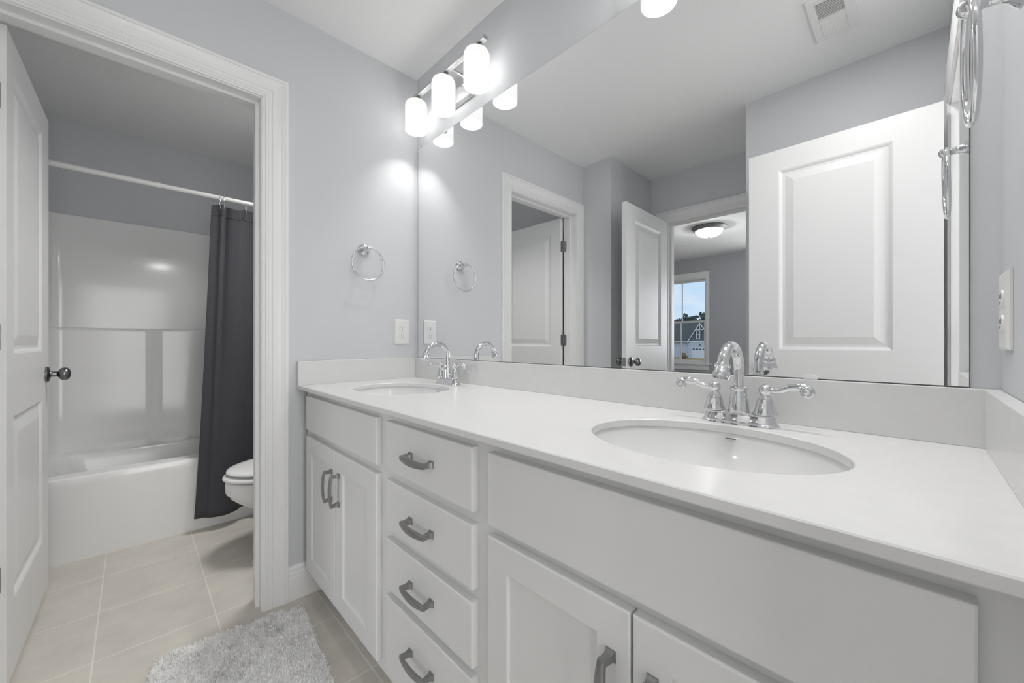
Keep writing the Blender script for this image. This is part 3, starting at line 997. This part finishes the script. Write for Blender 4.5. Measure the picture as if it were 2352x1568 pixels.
# upper zone
sur(b, [(TFX - .01, -1.480), (-1.07, -1.450), (-1.745, -1.450), (-1.745, -.080), (-1.07, -.045), (TFX - .01, -.04)], 1.1601, 1.846, [0, .06, .085, .085, .06, 0], back)
b.build('surround', M['acrylic'], tub, smooth=45)

# ------------------------------------------------------------------ curtain rod and curtain
XR, ZR = -1.05, 1.925
rod = empty('shower_curtain_rod', (XR, -0.76, ZR))
tag(rod, 'white tension shower curtain rod across the tub opening', 'curtain rod')
MB().tube([(XR, -1.515, ZR), (XR, -.96, ZR)], .0140, 18).build('outer_tube', M['rod'], rod, smooth=50)
MB().tube([(XR, -.965, ZR), (XR, -.010, ZR)], .0125, 18).build('inner_tube', M['rod'], rod, smooth=50)
MB().lathe([(.0155, 0), (.0155, .012), (.0145, .0135), (.0125, .0135)], (XR, -.972, ZR), (0, 1, 0), 20).build('collar', M['rod'], rod, smooth=40)
for y, s in ((-1.5235, 1), (-.0005, -1)):
    MB().lathe([(0, 0), (.024, 0), (.024, .006), (.018, .012), (.015, .02), (0, .02)], (XR, y, ZR), (0, s, 0), 20).build('end_cap', M['rod'], rod, smooth=40)

cur = empty('shower_curtain', (XR, -0.45, 0.06))
tag(cur, 'charcoal waffle-weave fabric shower curtain bunched at the toilet end of the tub', 'shower curtain')
NS, NT = 220, 60
b = MB(); b.uv = []
RING_S = (.056, .094, .262, .42, .55, .68, .80, .93)
def cur_pt(s, t_):
    """s along the gathered width (0 = free edge), t 0 bottom .. 1 top"""
    yl = -0.822 + (0.085) * t_ ** 0.85
    yr = -0.05
    y = yl + (yr - yl) * s
    g = lambda c_, w_: math.exp(-((s - c_) / w_) ** 2)
    st = 1 / (1 + math.exp(-(s - .295) / .008))          # the cloth turns back behind its first broad panel
    top = .020 * g(.072, .020) - .020 * g(.112, .018) + .012 * g(.200, .050) - .016 * g(.265, .025) + st * .018 * sin(2 * pi * (s - .30) * 5.5)
    bot = .020 * sin(pi * min(1, s / .30)) * (1 - st) - .010 * g(.05, .02) + .008 * g(.16, .04) + st * (-.020 + .020 * sin(2 * pi * (s - .34) * 4.5))
    m_ = t_ ** 1.3
    x = -0.980 - .066 * t_ ** 1.5 + top * m_ + bot * (1 - m_)
    y += .010 * sin(2 * pi * s * 7) * min(1, s * 6) - .018 * g(.30, .03) * (1 - m_)
    z = .088 + (1.884 - .088) * t_
    if t_ > .93:
        sag = (t_ - .93) / .07
        d_ = min(abs(s - k_) for k_ in RING_S)
        z -= .018 * sag * min(1, d_ / .07) ** 1.2
    z -= .010 * (1 - t_) * sin(s * 9)
    return (x, y, z)
for j in range(NT + 1):
    for i in range(NS + 1):
        s = i / NS; t_ = j / NT
        b.v.append(cur_pt(s, t_)); b.uv.append((s * 1.75, t_ * 1.8))
for j in range(NT):
    for i in range(NS):
        a = j * (NS + 1) + i
        b.f.append((a, a + 1, a + NS + 2, a + NS + 1))
co = b.build('curtain_panel', M['curtain'], cur, smooth=80, recalc=False)
so = co.modifiers.new('solid', 'SOLIDIFY'); so.thickness = .0014; so.offset = 0
# folded hems along the top and the free edge
hb = MB()
rowa = []
for zt_ in (.962, .9985):
    rowa.append([Vector(cur_pt(i / NS, zt_)) for i in range(NS + 1)])
for off in (.0016,):
    hb.loft([[p + Vector((off, 0, 0)) for p in rowa[0]], [p + Vector((off + .001, 0, 0)) for p in rowa[0]], [p + Vector((off + .001, 0, .002)) for p in rowa[1]], [p + Vector((off - .003, 0, .002)) for p in rowa[1]]], False, False, closed=False)
hb.build('top_hem', M['curtain'], cur, smooth=80)
for k, s in enumerate(RING_S):
    p = cur_pt(s, .985)
    yy = p[1]
    zz0 = p[2] - .006
    path = []
    zc_ = (ZR + .017 + zz0) / 2; hh = (ZR + .017 - zz0) / 2
    for q in range(28):
        a = 2 * pi * q / 28
        path.append((XR + (p[0] - XR) * (0.5 - 0.5 * cos(a)) + .0172 * sin(a), yy, zc_ + hh * cos(a)))
    MB().tube(path, .0011, 8, closed=True).build('curtain_ring', M['chrome'], cur, smooth=60)

# ------------------------------------------------------------------ toilet
XT = -0.565
toi = empty('toilet', (XT, -0.42, 0))
tag(toi, 'white toilet with closed lid, half hidden by the door casing', 'toilet')
def egg(cy, af, ab, hw, z, n=48, p=2.0):
    pts = []
    for k in range(n):
        a = 2 * pi * k / n
        c_, s_ = cos(a), sin(a)
        x = hw * math.copysign(abs(c_) ** (2 / p), c_)
        y = (af if s_ < 0 else ab) * math.copysign(abs(s_) ** (2 / p), s_)
        pts.append((XT + x, cy + y, z))
    return pts
YT = -0.47
b = MB()
b.loft([egg(-.36, .22, .20, .125, 0.0), egg(-.36, .215, .20, .12, .02), egg(-.36, .19, .20, .10, .10), egg(-.38, .20, .19, .105, .17), egg(-.42, .205, .18, .135, .22), egg(-.45, .235, .19, .165, .262), egg(-.462, .255, .20, .178, .292),
        egg(-.466, .260, .20, .179, .314), egg(-.466, .268, .20, .187, .3165), egg(YT, .268, .21, .188, .330), egg(YT, .268, .21, .187, .372), egg(YT, .262, .205, .182, .378),
        egg(YT, .21, .16, .13, .378), egg(YT, .19, .14, .11, .30), egg(YT, .10, .08, .05, .22)])
b.build('bowl', M['porcelain'], toi, smooth=50)
b = MB()
def ringsolid(mb, a, b_):
    mb.loft(a); return mb
b.loft([egg(YT, .270, .206, .187, .3865), egg(YT, .277, .209, .192, .3885), egg(YT, .279, .21, .193, .394), egg(YT, .274, .208, .189, .403), egg(YT, .260, .205, .18, .406)])
b.build('seat', M['porcelain'], toi, smooth=50)
b = MB()
b.loft([egg(YT, .250, .205, .172, .4140), egg(YT, .260, .208, .181, .4155), egg(YT, .264, .21, .185, .4210), egg(YT, .261, .208, .182, .4300), egg(YT, .250, .20, .172, .4345), egg(YT, .21, .17, .14, .4375), egg(YT, .10, .09, .07, .4400), egg(YT, .02, .02, .015, .4405)])
b.build('lid', M['porcelain'], toi, smooth=50)
for sx in (-.11, .11):
    for sy in (-.60, -.40):
        for za, zb_ in ((.3775, .3850), (.4055, .4145)):
            MB().box(XT + sx - .008, XT + sx + .008, sy - .015, sy + .015, za, zb_).build('bumper', M['plastic'], toi)
b = MB(); b.loft([rrect(XT - .19, XT + .19, -.205, -.025, .03, .375), rrect(XT - .205, XT + .205, -.215, -.02, .03, .40), rrect(XT - .22, XT + .22, -.22, -.015, .03, .72)])
b.build('tank', M['porcelain'], toi, smooth=50)
b = MB(); b.loft([rrect(XT - .228, XT + .228, -.228, -.012, .03, .7205), rrect(XT - .23, XT + .23, -.23, -.01, .03, .75), rrect(XT - .22, XT + .22, -.22, -.02, .03, .76)])
b.build('tank_lid', M['porcelain'], toi, smooth=50)
b = MB(); b.tube([(XT - .16, -.221, .66), (XT - .16, -.245, .66), (XT - .10, -.25, .655)], .007, 10)
b.build('flush_lever', M['chrome'], toi, smooth=50)

# ------------------------------------------------------------------ shag rug
rnd = random.Random(7)
rug = empty('bath_rug', (0.44, -0.83, 0), radians(-5.2))
tag(rug, 'grey shaggy bath rug on the tile in front of the vanity', 'rug')
RL, RWd = 0.78, 0.455
def rug_pts(g, z): return rrect(-RL / 2 + g, RL / 2 - g, -RWd / 2 + g, RWd / 2 - g, .06, z)
MB().loft([rug_pts(.004, .0005), rug_pts(0, .005), rug_pts(.004, .010)]).build('backing', M['rug'], rug, local=True)
pb = MB()
for k in range(26000):
    x = rnd.uniform(-RL / 2, RL / 2); y = rnd.uniform(-RWd / 2, RWd / 2)
    dx = max(0, abs(x) - (RL / 2 - .06)); dy = max(0, abs(y) - (RWd / 2 - .06))
    if dx * dx + dy * dy > .06 * .06: continue
    clump = (math.floor(x / .022) * 12.9898 + math.floor(y / .022) * 78.233)
    a = (sin(clump) * 43758.5453) % (2 * pi) + rnd.gauss(0, 1.3)
    L = rnd.uniform(.009, .0145)
    lean = rnd.uniform(.25, 1.1)
    d = Vector((cos(a), sin(a), 0)); n_ = Vector((-sin(a), cos(a), 0)) * rnd.uniform(.0007, .0013)
    p0 = Vector((x, y, .008)); p1 = p0 + d * (L * .35 * lean) + Vector((0, 0, L * .62)); p2 = p0 + d * (L * .95 * lean) + Vector((0, 0, L * (.98 - .4 * lean)))
    i0 = len(pb.v)
    pb.v += [tuple(p0 - n_), tuple(p0 + n_), tuple(p1 + n_), tuple(p1 - n_), tuple(p2)]
    pb.f += [(i0, i0 + 1, i0 + 2, i0 + 3), (i0 + 3, i0 + 2, i0 + 4)]
po = pb.build('pile', M['rug'], rug, smooth=180, local=True, recalc=False)
po['kind'] = 'stuff'

# ------------------------------------------------------------------ bedroom: ceiling light, register, window
def ceiling_light(x, y, label, power, group=None):
    root = empty('ceiling_light', (x, y, H))
    tag(root, label, 'ceiling lamp', group)
    MB().lathe([(0, 0), (.170, 0), (.186, -.006), (.188, -.014), (.180, -.024), (.168, -.034), (.155, -.044), (.150, -.044), (.150, -.03), (0, -.03)], (x, y, H - .0005), (0, 0, 1), 48).build('rim', M['lamp_rim'], root, smooth=35)
    MB().lathe([(.150, -.040), (.146, -.062), (.130, -.086), (.100, -.106), (.060, -.118), (.0, -.122)], (x, y, H), (0, 0, 1), 48, cap0=False).build('dome', M['dome'], root, smooth=60)
    MB().lathe([(0, -.121), (.010, -.121), (.010, -.128), (.006, -.134), (0, -.136)], (x, y, H), (0, 0, 1), 16).build('finial', M['brushed'], root, smooth=40)
    light('bulb_light', 'POINT', (x, y, H - .080), power, root, size=.03)
    return root
ceiling_light(0.110, -3.86, 'lit white dome ceiling light with nickel rim in the bedroom, seen in the mirror', BED_W)

rg = empty('ceiling_register', (0.13, -5.28, H))
tag(rg, 'white slotted air register on the bedroom ceiling near the window wall', 'vent')
b = MB()
b.box(-.02, .30, -5.345, -5.330, H - .008, H - .0005); b.box(-.02, .30, -5.230, -5.215, H - .008, H - .0005); b.box(-.02, -.005, -5.33, -5.23, H - .008, H - .0005); b.box(.285, .30, -5.33, -5.23, H - .008, H - .0005)
b.build('frame', M['plastic'], rg)
b = MB()
for k in range(6):
    y = -5.322 + .0165 * k
    b.add([(-.005, y, H - .007), (.285, y, H - .007), (.285, y + .010, H - .001), (-.005, y + .010, H - .001)], [(0, 1, 2, 3)])
b.build('slats', M['plastic'], rg)

win = empty('window_1', (-.925, BED_Y, 0.75))
struct(win, 'white double-hung bedroom window showing sky and a neighbouring house in the mirror', 'window')
b = MB()
yo, yi = BED_Y - .125, BED_Y
fx0, fx1, fz0, fz1 = WX0, WX1, WZ0, WZ1
b.box(fx0, fx0 + .018, yo, yi, fz0, fz1); b.box(fx1 - .018, fx1, yo, yi, fz0, fz1); b.box(fx0 + .018, fx1 - .018, yo, yi, fz1 - .018, fz1); b.box(fx0 + .018, fx1 - .018, yo, yi, fz0, fz0 + .018)
b.build('window_frame', M['trim'], win)
b = MB()
cw = .086
for (xa, xb, za, zb) in ((fx0 - cw + .045, fx0 + .004, fz0 - .0, fz1 + .0), (fx1 - .004, fx1 + cw - .045, fz0, fz1), (fx0 - cw + .045, fx1 + cw - .045, fz1 - .004, fz1 + .098)):
    b.box(xa, xb, BED_Y + .0002, BED_Y + .016, za, zb)
b.box(fx0 - cw + .045, fx1 + cw - .045, BED_Y + .0002, BED_Y + .014, fz0 - .10, fz0 - .014)
b.build('casing', M['trim'], win, bevel=.002)
MB().box(fx0 - .08, fx1 + .08, BED_Y - .05, BED_Y + .035, fz0 - .016, fz0 + .004).build('sill', M['trim'], win, bevel=.003)
def sash(z0, z1, y, mx):
    s_ = MB(); w_ = .028
    xa, xb = fx0 + .018, fx1 - .018
    s_.box(xa, xa + w_, y, y + .03, z0, z1); s_.box(xb - w_, xb, y, y + .03, z0, z1); s_.box(xa + w_, xb - w_, y, y + .03, z1 - .03, z1); s_.box(xa + w_, xb - w_, y, y + .03, z0, z0 + .03)
    so_ = s_.build('sash', M['trim'], win)
    MB().box(mx - .008, mx + .008, y + .006, y + .022, z0 + .03, z1 - .03).build('muntin', M['trim'], so_)
    MB().box(xa + w_ - .004, xb - w_ + .004, y + .013, y + .016, z0 + .026, z1 - .026).build('pane', M['pane'], so_)
sash(1.392, fz1 - .018, BED_Y - .085, -.920)
sash(fz0 + .018, 1.420, BED_Y - .052, -.930)

# ------------------------------------------------------------------ outdoors
gr = MB().box(-160, 60, -260, -5.75, -1.75, -1.65).build('ground', M['grass'])
struct(gr, 'dry tan grass yard in front of the neighbouring house', 'ground')

YH = -66.6
h = empty('house', (-27.5, -70, -1.65))
tag(h, 'white and grey gabled house with attached garage seen through the bedroom window', 'house')
MB().box(-40, -24.66, YH - 9, YH - .4, -1.65, 1.12).build('main_wall', M['siding_white'], h)
b = MB()   # main roof, ridge parallel to the eave
b.prism([(YH - .0, 1.00), (YH - 4.9, 4.35), (YH - 9.8, 1.00), (YH - 9.8, 1.14), (YH - 4.9, 4.53), (YH - .0, 1.14)], lambda p: (-40.4, p[0], p[1]), lambda p: (-20.0, p[0], p[1]))
b.build('main_roof', M['roof'], h)
MB().box(-40.4, -24.4, YH - .02, YH + .08, .98, 1.14).build('eave_gutter', M['house_trim'], h)
GX0, GX1, GXC, GZ = -24.72, -20.9, -22.83, 4.05
MB().box(GX0, GX1, YH - 7, YH + .4, -1.65, 1.10).build('garage_wall', M['siding_white'], h)
b = MB(); b.prism([(GX0, 1.10), (GX1, 1.10), (GXC, GZ)], lambda p: (p[0], YH + .38, p[1]), lambda p: (p[0], YH - 5, p[1]))
b.build('gable_wall', M['siding_grey'], h)
b = MB()
for s, xe in ((-1, GX0 - .15), (1, GX1 + .15)):
    b.prism([(xe, .92), (GXC, GZ + .02), (GXC, GZ + .16), (xe, 1.06)], lambda p: (p[0], YH + .62, p[1]), lambda p: (p[0], YH - 5.2, p[1]))
b.build('garage_roof', M['roof'], h)
b = MB()
for xe in (GX0 - .15, GX1 + .15):
    b.prism([(xe, .86), (GXC, GZ - .04), (GXC, GZ + .17), (xe, 1.07)], lambda p: (p[0], YH + .70, p[1]), lambda p: (p[0], YH + .62, p[1]))
b.box(GXC - .62, GXC + .62, YH + .60, YH + .68, 3.02, 3.16); b.box(GXC - .05, GXC + .05, YH + .60, YH + .68, 3.1, 3.95)
b.build('rake_trim', M['house_trim'], h)
MB().box(GX0 - .05, GX1 + .05, YH + .40, YH + .50, 1.02, 1.20).build('band_trim', M['house_trim'], h)
b = MB(); b.box(-23.48, -22.84, YH + .38, YH + .46, 1.52, 2.98)
wf = b.build('gable_window', M['house_trim'], h)
b = MB(); b.box(-23.36, -22.96, YH + .455, YH + .475, 2.30, 2.86); b.box(-23.36, -22.96, YH + .455, YH + .475, 1.64, 2.20)
b.build('pane', M['house_glass'], wf)
for xa in (-23.74, -22.82):
    MB().box(xa, xa + .24, YH + .38, YH + .44, 1.55, 2.95).build('shutter', M['house_glass'], h)
b = MB(); b.box(-24.15, -21.5, YH + .36, YH + .44, -1.65, .10)
gd = b.build('garage_door', M['house_trim'], h)
b = MB()
for k in range(5): b.box(-24.05 + .53 * k, -23.68 + .53 * k, YH + .435, YH + .455, -.28, -.06)
b.build('pane', M['house_glass'], gd)
MB().box(-22.95, -22.80, YH + .4, YH + .55, .42, .62).build('porch_lamp', M['slot'], h)

def blob(mb, c_, r, sub=2, jit=.18, rr=rnd):
    bm = bmesh.new()
    bmesh.ops.create_icosphere(bm, subdivisions=sub, radius=r)
    for v in bm.verts:
        v.co *= 1 + rr.uniform(-jit, jit)
    n = len(mb.v)
    bm.verts.index_update()
    mb.v += [tuple(v.co + Vector(c_)) for v in bm.verts]
    mb.f += [tuple(v.index + n for v in f_.verts) for f_ in bm.faces]
    bm.free()

trees = [(-47.6, 7.9), (-46.1, 7.7), (-44.9, 7.5), (-43.9, 8.2), (-42.9, 9.0), (-41.7, 8.7), (-40.6, 8.4), (-39.7, 8.8), (-38.6, 9.2), (-37.5, 9.5), (-36.3, 9.4)]
for i, (x, zt_) in enumerate(trees):
    y = -110.0 if i % 2 == 0 else -114.5
    if i % 2: x = 1.808 + (x - 1.808) * (113.4 / 109.0)
    root = empty('tree', (x, y, -1.65))
    tag(root, 'distant green tree in the row beyond the neighbouring house', 'tree', 'row of distant trees through the bedroom window')
    MB().lathe([(.22, 0), (.14, zt_ - 1.0)], (x, y, -1.65), (0, 0, 1), 10).build('trunk', M['bark'], root, smooth=40)
    b = MB()
    for k in range(46):
        b_r = rnd.uniform(.22, .46)
        a = rnd.uniform(0, 2 * pi); rad = rnd.uniform(0, .85)
        zz = zt_ - .7 - rnd.uniform(0, 5.2)
        blob(b, (x + rad * cos(a), y + rad * sin(a), zz), b_r, 2, .28)
    for k in range(7):
        blob(b, (x + rnd.uniform(-.5, .5), y + rnd.uniform(-.5, .5), zt_ - rnd.uniform(.25, .8)), rnd.uniform(.2, .38), 2, .3)
    b.build('crown', M['leaf'], root, smooth=180)
for i, (x, y, s, lab) in enumerate(((-23.6, -61.5, .75, 'dry brown shrub in front of the garage corner'), (-26.9, -61.5, .5, 'small dry shrub along the white house wall'))):
    root = empty('shrub', (x, y, -1.65))
    tag(root, lab, 'shrub')
    b = MB()
    for k in range(10):
        a = rnd.uniform(0, 2 * pi); rd = rnd.uniform(0, s * .6)
        blob(b, (x + rd * cos(a), y + rd * sin(a), -1.65 + s * rnd.uniform(.3, 1.1)), s * rnd.uniform(.25, .45), 2, .25)
    b.build('foliage', M['shrub'], root)
    MB().lathe([(.05, 0), (.03, s)], (x, y, -1.65), (0, 0, 1), 8).build('stem', M['bark'], root)
